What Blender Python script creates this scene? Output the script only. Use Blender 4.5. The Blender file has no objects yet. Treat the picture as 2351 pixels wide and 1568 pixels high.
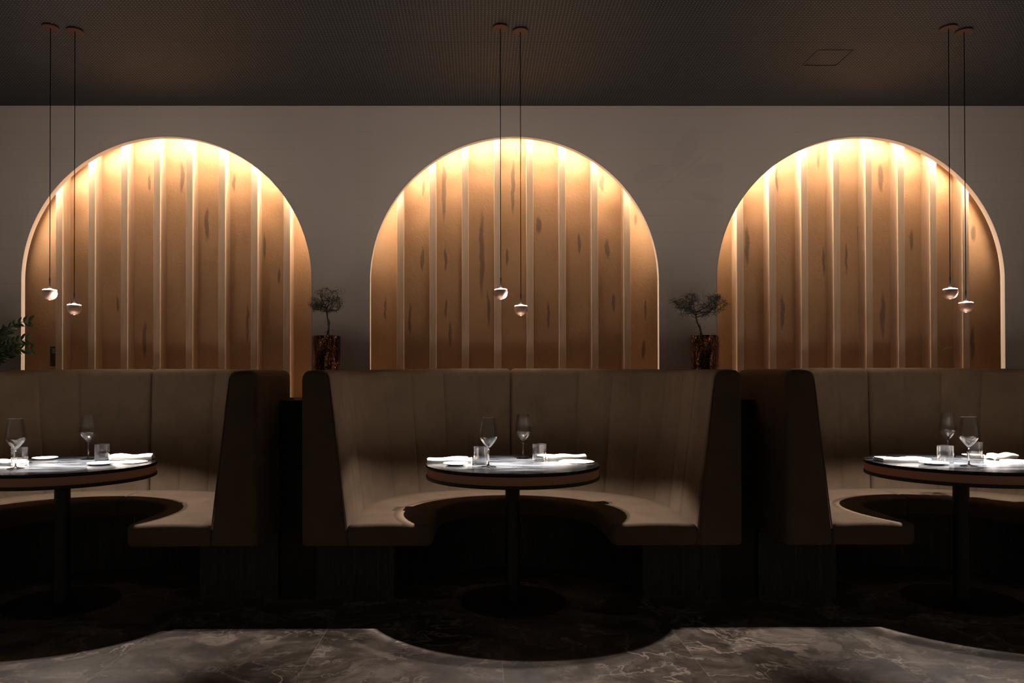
import bpy, bmesh, math, random
from mathutils import Vector, Matrix, noise
PI = math.pi
sc = bpy.context.scene

# ------------------------------------------------------------------ camera, world, exposure
cam_d = bpy.data.cameras.new('camera')
cam = bpy.data.objects.new('camera', cam_d)
sc.collection.objects.link(cam)
cam_d.sensor_width = 36.0
cam_d.lens = 1646.15 / 2351 * 36.0
cam_d.shift_x = (1175.5 - 1106.23) / 2351
cam_d.shift_y = (870.67 - 784.0) / 2351
cam_d.clip_start = 0.05
cam.matrix_world = (Matrix.Translation((0, 0, 1.1791)) @ Matrix.Rotation(math.radians(-0.2797), 4, 'Z')
                    @ Matrix.Rotation(math.radians(90.4472), 4, 'X') @ Matrix.Rotation(math.radians(-0.0944), 4, 'Z'))
sc.camera = cam

world = bpy.data.worlds.new('world')
sc.world = world
world.use_nodes = True
world.node_tree.nodes['Background'].inputs[0].default_value = (1.0, 0.82, 0.68, 1)
world.node_tree.nodes['Background'].inputs[1].default_value = 0.11

sc.view_settings.view_transform = 'Standard'
sc.view_settings.look = 'None'
sc.view_settings.gamma = 1.0
sc.view_settings.use_curve_mapping = False
sc.view_settings.exposure = 0.0
try:
    sc.cycles.use_denoising = True
    sc.cycles.max_bounces = 10
    sc.cycles.transparent_max_bounces = 24
    sc.cycles.caustics_reflective = True
    sc.cycles.sample_clamp_indirect = 6.0
except Exception:
    pass

LAMP_POOL = 2100.0             # each pendant's narrow pool on the table (W)
LAMP_WIDE = 54.0               # the same lamp's wide skirt of light (W)
LAMP_COL = (1.0, 0.885, 0.80)
UP_STRENGTH = 500.0            # diffuser disc inside every ball, shining upwards
LED_STRENGTH = 620.0            # strip hidden behind each arch
LED_COL = (1.0, 0.81, 0.60)

# ------------------------------------------------------------------ dimensions
YW = 5.0105                    # face of the arched wall
AX = [-2.1751, 0.255, 2.6851]  # arch centres
AR, AZ = 1.011, 1.9068         # arch radius, spring height
ZC = 3.1344                    # ceiling
YB0, YB1 = 5.1156, 5.2207      # batten face, back panel face
BX = [-2.22, 0.22, 2.66]       # booth centres
YF = 3.60                      # booth front
TX = [-2.2643, 0.1855, 2.6413] # tables
TY = 3.918
DIVX = [-3.44, -1.0, 1.44, 3.88]
SILL = 1.088

# ------------------------------------------------------------------ material helpers
def new_mat(name):
    m = bpy.data.materials.new(name)
    m.use_nodes = True
    nt = m.node_tree
    b = nt.nodes['Principled BSDF']
    return m, nt, b

def nd(nt, t, **kw):
    n = nt.nodes.new(t)
    for k, v in kw.items():
        if k.startswith('i_'):
            n.inputs[int(k[2:])].default_value = v
        else:
            setattr(n, k, v)
    return n

def lk(nt, a, b):
    nt.links.new(a, b)

def coords(nt, scale=(1, 1, 1), kind='Object', rot=(0, 0, 0)):
    tc = nd(nt, 'ShaderNodeTexCoord')
    mp = nd(nt, 'ShaderNodeMapping')
    mp.inputs['Scale'].default_value = scale
    mp.inputs['Rotation'].default_value = rot
    lk(nt, tc.outputs[kind], mp.inputs['Vector'])
    return mp.outputs[0]

def noise_tex(nt, vec, scale, detail=4, rough=0.5, dist=0.0):
    n = nd(nt, 'ShaderNodeTexNoise')
    n.inputs['Scale'].default_value = scale
    n.inputs['Detail'].default_value = detail
    n.inputs['Roughness'].default_value = rough
    n.inputs['Distortion'].default_value = dist
    lk(nt, vec, n.inputs['Vector'])
    return n.outputs['Fac']

def ramp(nt, fac, stops):
    r = nd(nt, 'ShaderNodeValToRGB')
    e = r.color_ramp.elements
    e[0].position, e[0].color = stops[0][0], (*stops[0][1], 1)
    e[1].position, e[1].color = stops[-1][0], (*stops[-1][1], 1)
    for p, c in stops[1:-1]:
        x = e.new(p)
        x.color = (*c, 1)
    lk(nt, fac, r.inputs[0])
    return r.outputs[0]

def bump(nt, b, h, strength=0.3, dist=0.002):
    n = nd(nt, 'ShaderNodeBump')
    n.inputs['Strength'].default_value = strength
    n.inputs['Distance'].default_value = dist
    lk(nt, h, n.inputs['Height'])
    lk(nt, n.outputs[0], b.inputs['Normal'])

def mathn(nt, op, a, b=None, c=None, clamp=False):
    n = nd(nt, 'ShaderNodeMath', operation=op, use_clamp=clamp)
    for i, v in enumerate((a, b, c)):
        if v is None: continue
        if isinstance(v, (int, float)): n.inputs[i].default_value = v
        else: lk(nt, v, n.inputs[i])
    return n.outputs[0]

def mixc(nt, fac, a, b, mode='MIX'):
    n = nd(nt, 'ShaderNodeMix', data_type='RGBA', blend_type=mode)
    if isinstance(fac, (int, float)): n.inputs[0].default_value = fac
    else: lk(nt, fac, n.inputs[0])
    for i, v in ((6, a), (7, b)):
        if isinstance(v, tuple): n.inputs[i].default_value = (*v, 1)
        else: lk(nt, v, n.inputs[i])
    return n.outputs[2]

def simple(name, col, rough=0.5, metal=0.0, spec=0.5):
    m, nt, b = new_mat(name)
    b.inputs['Base Color'].default_value = (*col, 1)
    b.inputs['Roughness'].default_value = rough
    b.inputs['Metallic'].default_value = metal
    b.inputs['Specular IOR Level'].default_value = spec
    return m

# wall plaster with faint lines and leaf-shaped shade painted into its colour
def mat_wall():
    m, nt, b = new_mat('taupe_plaster')
    v = coords(nt)
    n1 = noise_tex(nt, v, 1.2, 3)
    n2 = noise_tex(nt, v, 160, 2)
    col = ramp(nt, n1, [(0.3, (0.62, 0.525, 0.455)), (0.7, (0.68, 0.58, 0.505))])
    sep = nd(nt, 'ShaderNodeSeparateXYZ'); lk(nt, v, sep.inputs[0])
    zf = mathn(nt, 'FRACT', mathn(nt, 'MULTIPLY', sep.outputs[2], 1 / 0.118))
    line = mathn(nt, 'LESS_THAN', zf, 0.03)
    # the lines show only in some patches
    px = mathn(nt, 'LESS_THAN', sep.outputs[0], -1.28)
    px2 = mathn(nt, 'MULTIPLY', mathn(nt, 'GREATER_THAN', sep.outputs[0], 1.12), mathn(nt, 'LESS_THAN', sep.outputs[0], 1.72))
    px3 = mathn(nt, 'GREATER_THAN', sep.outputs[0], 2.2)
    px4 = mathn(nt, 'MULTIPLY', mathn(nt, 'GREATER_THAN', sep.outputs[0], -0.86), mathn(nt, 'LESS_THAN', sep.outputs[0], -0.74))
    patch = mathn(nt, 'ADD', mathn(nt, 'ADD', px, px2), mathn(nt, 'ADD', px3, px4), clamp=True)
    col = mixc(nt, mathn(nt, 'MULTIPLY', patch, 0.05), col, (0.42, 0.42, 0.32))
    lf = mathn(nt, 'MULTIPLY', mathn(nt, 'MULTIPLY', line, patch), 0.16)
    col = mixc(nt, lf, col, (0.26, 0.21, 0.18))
    # painted leaf-shaped shade: ellipses (x, z, half length, half width, angle)
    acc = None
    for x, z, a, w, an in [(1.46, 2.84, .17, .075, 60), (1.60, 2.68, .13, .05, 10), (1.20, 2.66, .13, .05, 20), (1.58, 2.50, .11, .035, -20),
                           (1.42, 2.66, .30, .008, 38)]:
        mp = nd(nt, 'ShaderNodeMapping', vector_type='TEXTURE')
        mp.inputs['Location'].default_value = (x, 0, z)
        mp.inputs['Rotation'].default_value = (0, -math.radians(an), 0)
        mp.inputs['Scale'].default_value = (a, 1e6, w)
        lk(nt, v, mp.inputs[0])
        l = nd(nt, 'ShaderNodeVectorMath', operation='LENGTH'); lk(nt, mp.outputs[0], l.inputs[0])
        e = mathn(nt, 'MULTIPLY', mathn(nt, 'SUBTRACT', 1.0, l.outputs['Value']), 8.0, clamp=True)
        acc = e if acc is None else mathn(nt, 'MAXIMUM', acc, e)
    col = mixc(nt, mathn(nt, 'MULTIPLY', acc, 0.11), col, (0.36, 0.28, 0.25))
    lk(nt, col, b.inputs['Base Color'])
    b.inputs['Roughness'].default_value = 0.75
    b.inputs['Specular IOR Level'].default_value = 0.25
    bump(nt, b, n2, 0.12, 0.002)
    return m

STREAKS = [(-2.157, 2.692, 0.0127, 0.119), (-1.778, 2.652, 0.0095, 0.07), (-1.973, 2.352, 0.0127, 0.122), (-1.555, 2.185, 0.0079, 0.105), (-2.426, 1.514, 0.0111, 0.139), (-1.678, 1.63, 0.0079, 0.152), (-1.448, 1.972, 0.0079, 0.06), (-2.623, 1.768, 0.0063, 0.06), (-2.391, 2.657, 0.0079, 0.065), (-0.249, 2.588, 0.0127, 0.223), (-0.398, 2.62, 0.0079, 0.07), (0.255, 2.619, 0.0111, 0.2), (0.905, 2.655, 0.0127, 0.067), (-0.408, 2.1, 0.0095, 0.091), (-0.237, 2.095, 0.0079, 0.086), (0.027, 2.136, 0.0143, 0.324), (0.211, 2.111, 0.0079, 0.07), (0.443, 2.341, 0.0143, 0.072), (0.738, 2.207, 0.0095, 0.081), (0.945, 2.169, 0.0143, 0.075), (-0.498, 1.66, 0.0079, 0.12), (-0.234, 1.738, 0.0079, 0.075), (-0.206, 1.542, 0.0095, 0.099), (0.073, 1.731, 0.0095, 0.135), (0.511, 1.685, 0.0079, 0.108), (0.988, 1.775, 0.0095, 0.072), (1.206, 1.434, 0.0095, 0.074), (1.22, 1.725, 0.0063, 0.086), (-0.675, 1.738, 0.0063, 0.097), (1.152, 2.381, 0.0079, 0.047), (2.49, 2.841, 0.0095, 0.088), (2.946, 2.689, 0.0159, 0.109), (2.186, 2.678, 0.0063, 0.097), (1.964, 2.191, 0.0127, 0.151), (2.22, 1.703, 0.0127, 0.129), (2.524, 2.075, 0.0079, 0.113), (2.69, 2.098, 0.0063, 0.123), (2.781, 2.287, 0.0063, 0.109), (3.17, 2.233, 0.0095, 0.086), (2.956, 1.68, 0.0143, 0.174), (3.624, 2.285, 0.0143, 0.065), (3.612, 1.478, 0.0127, 0.136)]

def mat_panel():
    m, nt, b = new_mat('ochre_textured_panel')
    v = coords(nt)
    n1 = noise_tex(nt, v, 3.0, 4)
    n2 = noise_tex(nt, v, 120, 3, 0.6)
    n3 = noise_tex(nt, coords(nt, (60, 60, 3)), 1.0, 5, 0.7)
    col = ramp(nt, n1, [(0.3, (0.350, 0.197, 0.101)), (0.7, (0.423, 0.244, 0.130))])
    sp = nd(nt, 'ShaderNodeTexVoronoi'); sp.inputs['Scale'].default_value = 45; lk(nt, v, sp.inputs['Vector'])
    sep = nd(nt, 'ShaderNodeSeparateXYZ'); lk(nt, v, sep.inputs[0])
    acc = None
    # brushed dark marks: every mark is a tall thin ellipse with a ragged edge
    wob = mathn(nt, 'MULTIPLY', mathn(nt, 'SUBTRACT', noise_tex(nt, coords(nt, (1, 1, 1)), 9, 3), 0.5), 0.035)
    xx = mathn(nt, 'ADD', sep.outputs[0], wob)
    for x, z, hw, hl in STREAKS:
        dx = mathn(nt, 'MULTIPLY', mathn(nt, 'SUBTRACT', xx, x), 1 / (hw * 1.5))
        dz = mathn(nt, 'MULTIPLY', mathn(nt, 'SUBTRACT', sep.outputs[2], z), 1 / (hl * 1.1))
        l = mathn(nt, 'MULTIPLY_ADD', dx, dx, mathn(nt, 'MULTIPLY', dz, dz))
        acc = l if acc is None else mathn(nt, 'MINIMUM', acc, l)
    e = mathn(nt, 'SUBTRACT', 1.0, acc, clamp=True)
    e = mathn(nt, 'MULTIPLY', e, mathn(nt, 'MULTIPLY', n3, 2.0), clamp=True)
    col = mixc(nt, mathn(nt, 'MULTIPLY', mathn(nt, 'MULTIPLY', e, 1.6, clamp=True), 0.7), col, (0.10, 0.068, 0.05))
    lk(nt, col, b.inputs['Base Color'])
    b.inputs['Roughness'].default_value = 0.7
    b.inputs['Specular IOR Level'].default_value = 0.3
    h = mathn(nt, 'ADD', n2, mathn(nt, 'MULTIPLY', sp.outputs['Distance'], -0.5))
    bump(nt, b, h, 0.5, 0.003)
    return m

def mat_oak(name='oak', c0=(0.40, 0.262, 0.170), c1=(0.55, 0.378, 0.258), rough=0.55, sc_=(38, 38, 1.6)):
    m, nt, b = new_mat(name)
    v = coords(nt, sc_)
    n1 = noise_tex(nt, v, 1.5, 6, 0.65, 0.6)
    n2 = noise_tex(nt, coords(nt, (220, 220, 7)), 1.0, 3)
    f = mathn(nt, 'MULTIPLY_ADD', n2, 0.35, mathn(nt, 'MULTIPLY', n1, 0.75))
    col = ramp(nt, f, [(0.32, c0), (0.72, c1)])
    lk(nt, col, b.inputs['Base Color'])
    b.inputs['Roughness'].default_value = rough
    b.inputs['Specular IOR Level'].default_value = 0.3
    bump(nt, b, n2, 0.15, 0.001)
    return m

def mat_ceiling():
    m, nt, b = new_mat('perforated_dark_ceiling')
    v = coords(nt)
    sv = nd(nt, 'ShaderNodeVectorMath', operation='MULTIPLY'); lk(nt, v, sv.inputs[0])
    sv.inputs[1].default_value = (1 / 0.0189, 1 / 0.0189, 0)
    fr = nd(nt, 'ShaderNodeVectorMath', operation='FRACTION'); lk(nt, sv.outputs[0], fr.inputs[0])
    sb = nd(nt, 'ShaderNodeVectorMath', operation='SUBTRACT'); lk(nt, fr.outputs[0], sb.inputs[0])
    sb.inputs[1].default_value = (0.5, 0.5, 0)
    ln = nd(nt, 'ShaderNodeVectorMath', operation='LENGTH'); lk(nt, sb.outputs[0], ln.inputs[0])
    hole = mathn(nt, 'LESS_THAN', ln.outputs['Value'], 0.17)
    sep = nd(nt, 'ShaderNodeSeparateXYZ'); lk(nt, v, sep.inputs[0])
    seam = mathn(nt, 'LESS_THAN', mathn(nt, 'ABSOLUTE', mathn(nt, 'SUBTRACT', sep.outputs[1], 4.075)), 0.0015)
    seam2 = mathn(nt, 'LESS_THAN', mathn(nt, 'FRACT', mathn(nt, 'MULTIPLY', sep.outputs[0], 1 / 2.43)), 0.0008)
    n1 = noise_tex(nt, v, 0.9, 2)
    base = ramp(nt, n1, [(0.35, (0.0100, 0.0098, 0.0098)), (0.65, (0.0135, 0.0132, 0.0130))])
    col = mixc(nt, hole, base, (0.135, 0.120, 0.108))
    col = mixc(nt, mathn(nt, 'MAXIMUM', seam, seam2), col, (0.01, 0.009, 0.008))
    lk(nt, col, b.inputs['Base Color'])
    b.inputs['Roughness'].default_value = 0.6
    b.inputs['Specular IOR Level'].default_value = 0.25
    return m

def mat_marble():
    m, nt, b = new_mat('dark_brown_marble')
    v = coords(nt)
    sep = nd(nt, 'ShaderNodeSeparateXYZ'); lk(nt, v, sep.inputs[0])
    # each slab gets its own offset so that the veins break at the joints
    tx = mathn(nt, 'FLOOR', mathn(nt, 'MULTIPLY', mathn(nt, 'SUBTRACT', sep.outputs[0], 0.098), 1 / 0.83))
    ty = mathn(nt, 'FLOOR', mathn(nt, 'MULTIPLY', mathn(nt, 'SUBTRACT', sep.outputs[1], 3.96), 1 / 1.62))
    off = nd(nt, 'ShaderNodeCombineXYZ')
    lk(nt, mathn(nt, 'MULTIPLY', tx, 3.7), off.inputs[0]); lk(nt, mathn(nt, 'MULTIPLY', tx, -2.3), off.inputs[1]); lk(nt, ty, off.inputs[2])
    ad = nd(nt, 'ShaderNodeVectorMath', operation='ADD'); lk(nt, v, ad.inputs[0]); lk(nt, off.outputs[0], ad.inputs[1])
    warp = nd(nt, 'ShaderNodeTexNoise'); warp.inputs['Scale'].default_value = 2.3; warp.inputs['Detail'].default_value = 5
    lk(nt, ad.outputs[0], warp.inputs['Vector'])
    wv = nd(nt, 'ShaderNodeVectorMath', operation='MULTIPLY_ADD')
    lk(nt, warp.outputs['Color'], wv.inputs[0]); wv.inputs[1].default_value = (0.75, 0.55, 0.5); lk(nt, ad.outputs[0], wv.inputs[2])
    P = wv.outputs[0]
    base = noise_tex(nt, P, 4.5, 7, 0.62)
    col = ramp(nt, base, [(0.30, (0.034, 0.026, 0.021)), (0.47, (0.075, 0.059, 0.048)), (0.56, (0.125, 0.101, 0.083)), (0.68, (0.20, 0.163, 0.134))])
    # pale patches
    pt = noise_tex(nt, P, 2.1, 6, 0.6)
    patch = nd(nt, 'ShaderNodeMapRange'); patch.inputs[1].default_value = 0.585; patch.inputs[2].default_value = 0.64
    lk(nt, pt, patch.inputs[0])
    col = mixc(nt, mathn(nt, 'MULTIPLY', patch.outputs[0], 0.6), col, (0.25, 0.20, 0.165))
    # thin veins: ridges of two noises
    for s, w, c, k in ((2.6, 0.016, (0.42, 0.34, 0.28), 0.85), (6.5, 0.022, (0.30, 0.245, 0.20), 0.6), (11.0, 0.02, (0.03, 0.023, 0.018), 0.6)):
        r = noise_tex(nt, P, s, 4, 0.55)
        d = mathn(nt, 'ABSOLUTE', mathn(nt, 'SUBTRACT', r, 0.5))
        e = mathn(nt, 'SUBTRACT', 1.0, mathn(nt, 'MULTIPLY', d, 1 / w), clamp=True)
        mk = nd(nt, 'ShaderNodeMapRange'); mk.inputs[1].default_value = 0.45; mk.inputs[2].default_value = 0.6
        lk(nt, noise_tex(nt, P, s * 0.6 + 0.7, 2), mk.inputs[0])
        col = mixc(nt, mathn(nt, 'MULTIPLY', mathn(nt, 'MULTIPLY', e, mk.outputs[0]), k), col, c)
    jx = mathn(nt, 'FRACT', mathn(nt, 'MULTIPLY', mathn(nt, 'SUBTRACT', sep.outputs[0], 0.098), 1 / 0.83))
    jx = mathn(nt, 'LESS_THAN', jx, 0.0035)
    jy = mathn(nt, 'LESS_THAN', mathn(nt, 'FRACT', mathn(nt, 'MULTIPLY', mathn(nt, 'SUBTRACT', sep.outputs[1], 3.96), 1 / 1.62)), 0.0015)
    j = mathn(nt, 'MAXIMUM', jx, jy)
    col = mixc(nt, mathn(nt, 'MULTIPLY', j, 0.6), col, (0.26, 0.21, 0.175))
    lk(nt, col, b.inputs['Base Color'])
    b.inputs['Roughness'].default_value = 0.42
    b.inputs['Specular IOR Level'].default_value = 0.4
    bump(nt, b, base, 0.08, 0.002)
    return m

def mat_fabric():
    m, nt, b = new_mat('brown_wool_upholstery')
    v = coords(nt)
    n1 = noise_tex(nt, v, 420, 2, 0.7)
    n2 = noise_tex(nt, v, 7, 3)
    n3 = noise_tex(nt, v, 1100, 1)
    f = mathn(nt, 'MULTIPLY_ADD', n2, 0.3, mathn(nt, 'MULTIPLY', n1, 0.7))
    col = ramp(nt, f, [(0.30, (0.074, 0.050, 0.032)), (0.70, (0.165, 0.115, 0.076))])
    lk(nt, col, b.inputs['Base Color'])
    b.inputs['Roughness'].default_value = 0.95
    b.inputs['Specular IOR Level'].default_value = 0.15
    b.inputs['Sheen Weight'].default_value = 0.15
    b.inputs['Sheen Roughness'].default_value = 0.45
    b.inputs['Sheen Tint'].default_value = (0.6, 0.48, 0.4, 1)
    bump(nt, b, mathn(nt, 'ADD', n1, n3), 0.35, 0.0015)
    return m

def mat_black_oak(name, c0, c1, rough, spec, axis='x', sc_=1.0, lo=0.42, hi=0.66):
    m, nt, b = new_mat(name)
    s = {'x': (1.6, 17, 17), 'z': (55, 55, 2.2)}[axis]
    s = tuple(q * sc_ for q in s)
    v = coords(nt, s)
    n1 = noise_tex(nt, v, 1.0, 6, 0.7, 1.2)
    n2 = noise_tex(nt, coords(nt, tuple(q * 4 for q in s)), 1.0, 2)
    f = mathn(nt, 'MULTIPLY_ADD', n1, 0.7, mathn(nt, 'MULTIPLY', n2, 0.3))
    lk(nt, ramp(nt, f, [(lo, c0), (hi, c1)]), b.inputs['Base Color'])
    rr = nd(nt, 'ShaderNodeMapRange'); rr.inputs[1].default_value = 0.3; rr.inputs[2].default_value = 0.7
    rr.inputs[3].default_value = rough - 0.07; rr.inputs[4].default_value = rough + 0.1
    lk(nt, n2, rr.inputs[0]); lk(nt, rr.outputs[0], b.inputs['Roughness'])
    b.inputs['Specular IOR Level'].default_value = spec
    bump(nt, b, f, 0.35, 0.0012)
    return m

def mat_glass_thin(name='thin_clear_glass', base=0.05, edge=1.0, power=3.0):
    # thin-walled clear glass: lets light through, mirrors more at grazing angles
    m, nt, b = new_mat(name)
    nt.nodes.remove(b)
    out = nt.nodes['Material Output']
    tr = nd(nt, 'ShaderNodeBsdfTransparent'); tr.inputs[0].default_value = (0.985, 0.985, 0.985, 1)
    gl = nd(nt, 'ShaderNodeBsdfGlossy'); gl.inputs['Roughness'].default_value = 0.03
    lw = nd(nt, 'ShaderNodeLayerWeight'); lw.inputs[0].default_value = 0.5
    f = mathn(nt, 'MULTIPLY_ADD', mathn(nt, 'POWER', lw.outputs['Facing'], power), edge, base, clamp=True)
    mx = nd(nt, 'ShaderNodeMixShader')
    lk(nt, f, mx.inputs[0]); lk(nt, tr.outputs[0], mx.inputs[1]); lk(nt, gl.outputs[0], mx.inputs[2])
    lk(nt, mx.outputs[0], out.inputs[0])
    return m

def mat_emit(name, col, s):
    m, nt, b = new_mat(name)
    nt.nodes.remove(b)
    e = nd(nt, 'ShaderNodeEmission'); e.inputs[0].default_value = (*col, 1); e.inputs[1].default_value = s
    lk(nt, e.outputs[0], nt.nodes['Material Output'].inputs[0])
    return m

def mat_led():
    m, nt, b = new_mat('warm_led_strip')
    nt.nodes.remove(b)
    a = nd(nt, 'ShaderNodeAttribute', attribute_name='level')
    e = nd(nt, 'ShaderNodeEmission'); e.inputs[0].default_value = (*LED_COL, 1)
    lk(nt, mathn(nt, 'MULTIPLY', a.outputs['Fac'], LED_STRENGTH), e.inputs[1])
    lk(nt, e.outputs[0], nt.nodes['Material Output'].inputs[0])
    return m

def mat_cloth():
    m, nt, b = new_mat('white_linen')
    v = coords(nt)
    n = noise_tex(nt, v, 900, 2)
    b.inputs['Base Color'].default_value = (0.80, 0.77, 0.72, 1)
    b.inputs['Roughness'].default_value = 0.9
    b.inputs['Specular IOR Level'].default_value = 0.2
    bump(nt, b, mathn(nt, 'ADD', n, noise_tex(nt, v, 60, 2)), 0.25, 0.001)
    return m

def mat_pot():
    m, nt, b = new_mat('dark_copper_hammered_glass')
    v = coords(nt, (1, 1, 0.45))
    vo = nd(nt, 'ShaderNodeTexVoronoi', feature='SMOOTH_F1'); vo.inputs['Scale'].default_value = 95; lk(nt, v, vo.inputs['Vector'])
    n = noise_tex(nt, coords(nt, (18, 18, 4)), 1.0, 4, 0.6, 1.0)
    col = ramp(nt, n, [(0.42, (0.016, 0.006, 0.003)), (0.55, (0.10, 0.035, 0.014)), (0.70, (0.60, 0.27, 0.12))])
    lk(nt, col, b.inputs['Base Color'])
    b.inputs['Metallic'].default_value = 0.85
    b.inputs['Roughness'].default_value = 0.10
    bump(nt, b, mathn(nt, 'MULTIPLY_ADD', vo.outputs['Distance'], 1.0, n), 1.0, 0.012)
    return m

def mat_leaf():
    m, nt, b = new_mat('glossy_dark_leaf')
    n = noise_tex(nt, coords(nt), 14, 3)
    lk(nt, ramp(nt, n, [(0.3, (0.028, 0.045, 0.016)), (0.7, (0.075, 0.105, 0.040))]), b.inputs['Base Color'])
    b.inputs['Roughness'].default_value = 0.35
    return m

M = {}
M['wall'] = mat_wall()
M['reveal'] = simple('pale_painted_reveal', (0.60, 0.50, 0.42), 0.7, 0, 0.3)
M['panel'] = mat_panel()
M['oak'] = mat_oak()
M['ceiling'] = mat_ceiling()
M['marble'] = mat_marble()
M['fabric'] = mat_fabric()
M['plinth'] = mat_black_oak('black_stained_oak_plinth', (0.014, 0.0135, 0.013), (0.060, 0.056, 0.052), 0.45, 0.4, 'z')
M['divider'] = mat_black_oak('black_stained_oak_divider', (0.008, 0.0075, 0.007), (0.018, 0.016, 0.015), 0.5, 0.3, 'z')
M['tabletop'] = mat_black_oak('black_oak_tabletop', (0.0008, 0.0009, 0.0011), (0.024, 0.027, 0.031), 0.15, 0.25, 'x', 1.0, 0.47, 0.64)
M['band'] = simple('brown_leather_band', (0.50, 0.25, 0.155), 0.6, 0, 0.3)
M['black_metal'] = simple('matte_black_steel', (0.014, 0.013, 0.013), 0.42, 0.0, 0.4)
M['base'] = simple('matte_black_base', (0.008, 0.0075, 0.007), 0.55, 0.0, 0.3)
M['cord'] = simple('black_cord', (0.0004, 0.0004, 0.0004), 1.0, 0, 0.0)
M['canopy'] = simple('dark_copper_canopy', (0.050, 0.021, 0.012), 0.6, 0.0, 0.2)
M['stem'] = simple('black_stem', (0.0008, 0.0008, 0.0008), 0.8, 0, 0.01)
M['copper'] = simple('satin_copper', (0.97, 0.62, 0.46), 0.50, 0.8)
M['glow'] = mat_emit('glowing_diffuser', (1.0, 0.90, 0.82), 6.0)
M['up'] = mat_emit('glowing_upward_diffuser', (1.0, 0.885, 0.80), UP_STRENGTH)
M['lens'] = mat_emit('glowing_lens', (1.0, 0.92, 0.86), 8.0)
M['glass'] = mat_glass_thin()
_g, _nt, _b = new_mat('solid_clear_glass')
_b.inputs['Base Color'].default_value = (1, 1, 1, 1); _b.inputs['Roughness'].default_value = 0.0
_b.inputs['Transmission Weight'].default_value = 1.0; _b.inputs['IOR'].default_value = 1.5
M['solid_glass'] = _g
def mat_table_glass():
    # half thin-walled, half refracting: clear body with bright outlines
    m, nt, b = new_mat('clear_table_glass')
    nt.nodes.remove(b)
    tr = nd(nt, 'ShaderNodeBsdfTransparent'); tr.inputs[0].default_value = (0.99, 0.99, 0.99, 1)
    gl = nd(nt, 'ShaderNodeBsdfGlossy'); gl.inputs['Roughness'].default_value = 0.03
    rf = nd(nt, 'ShaderNodeBsdfGlass'); rf.inputs['Roughness'].default_value = 0.0; rf.inputs['IOR'].default_value = 1.5
    lw = nd(nt, 'ShaderNodeLayerWeight'); lw.inputs[0].default_value = 0.5
    f = mathn(nt, 'MULTIPLY_ADD', mathn(nt, 'POWER', lw.outputs['Facing'], 3.0), 1.0, 0.025, clamp=True)
    a = nd(nt, 'ShaderNodeMixShader'); lk(nt, f, a.inputs[0]); lk(nt, tr.outputs[0], a.inputs[1]); lk(nt, gl.outputs[0], a.inputs[2])
    e = mathn(nt, 'MULTIPLY_ADD', mathn(nt, 'POWER', lw.outputs['Facing'], 1.6), 0.85, 0.12, clamp=True)
    c = nd(nt, 'ShaderNodeMixShader'); lk(nt, e, c.inputs[0]); lk(nt, a.outputs[0], c.inputs[1]); lk(nt, rf.outputs[0], c.inputs[2])
    lk(nt, c.outputs[0], nt.nodes['Material Output'].inputs[0])
    return m
M['table_glass'] = mat_table_glass()
M['dome'] = mat_glass_thin('coated_clear_dome', 0.0, 0.03, 8.0)
M['led'] = mat_led()
M['cloth'] = mat_cloth()
M['china'] = simple('white_glazed_china', (0.78, 0.75, 0.71), 0.25, 0, 0.5)
M['slate'] = simple('pale_beige_stone', (0.52, 0.46, 0.40), 0.6, 0, 0.4)
M['bark'] = simple('dark_twig_bark', (0.030, 0.024, 0.018), 0.6, 0, 0.4)
M['soil'] = simple('dark_soil', (0.02, 0.015, 0.01), 0.95)
M['pot'] = mat_pot()
M['leaf'] = mat_leaf()
M['black_plastic'] = simple('black_plastic', (0.012, 0.012, 0.012), 0.4)
M['grey_plastic'] = simple('grey_plastic', (0.16, 0.14, 0.11), 0.5)
M['white_wire'] = simple('white_wire', (0.72, 0.66, 0.58), 0.5)
M['planter'] = simple('charcoal_planter', (0.03, 0.028, 0.026), 0.6)

# ------------------------------------------------------------------ mesh helpers
def obj(name, bm, mat, parent=None, smooth=False, loc=None, angle=None):
    me = bpy.data.meshes.new(name)
    bmesh.ops.recalc_face_normals(bm, faces=bm.faces)
    bm.to_mesh(me); bm.free()
    me.materials.append(mat)
    if smooth:
        for p in me.polygons: p.use_smooth = True
        if angle is not None:
            me.set_sharp_from_angle(angle=math.radians(angle))
    o = bpy.data.objects.new(name, me)
    sc.collection.objects.link(o)
    if parent: o.parent = parent
    if loc: o.location = loc
    return o

def tag(o, label=None, cat=None, group=None, kind=None):
    if label: o['label'] = label
    if cat: o['category'] = cat
    if group: o['group'] = group
    if kind: o['kind'] = kind
    return o

def thing(name, label, cat, loc=(0, 0, 0), rz=0.0, group=None):
    o = bpy.data.objects.new(name, None)
    sc.collection.objects.link(o)
    o.empty_display_size = 0.05
    o.location = loc; o.rotation_euler = (0, 0, rz)
    return tag(o, label, cat, group)

def copy_tree(o, parent=None):
    c = o.copy(); sc.collection.objects.link(c)
    if parent: c.parent = parent
    for ch in list(o.children): copy_tree(ch, c)
    return c

def copy_thing(o, label, loc, rz=None):
    c = copy_tree(o)
    c.location = loc
    if rz is not None: c.rotation_euler = (0, 0, rz)
    c['label'] = label
    return c

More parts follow.
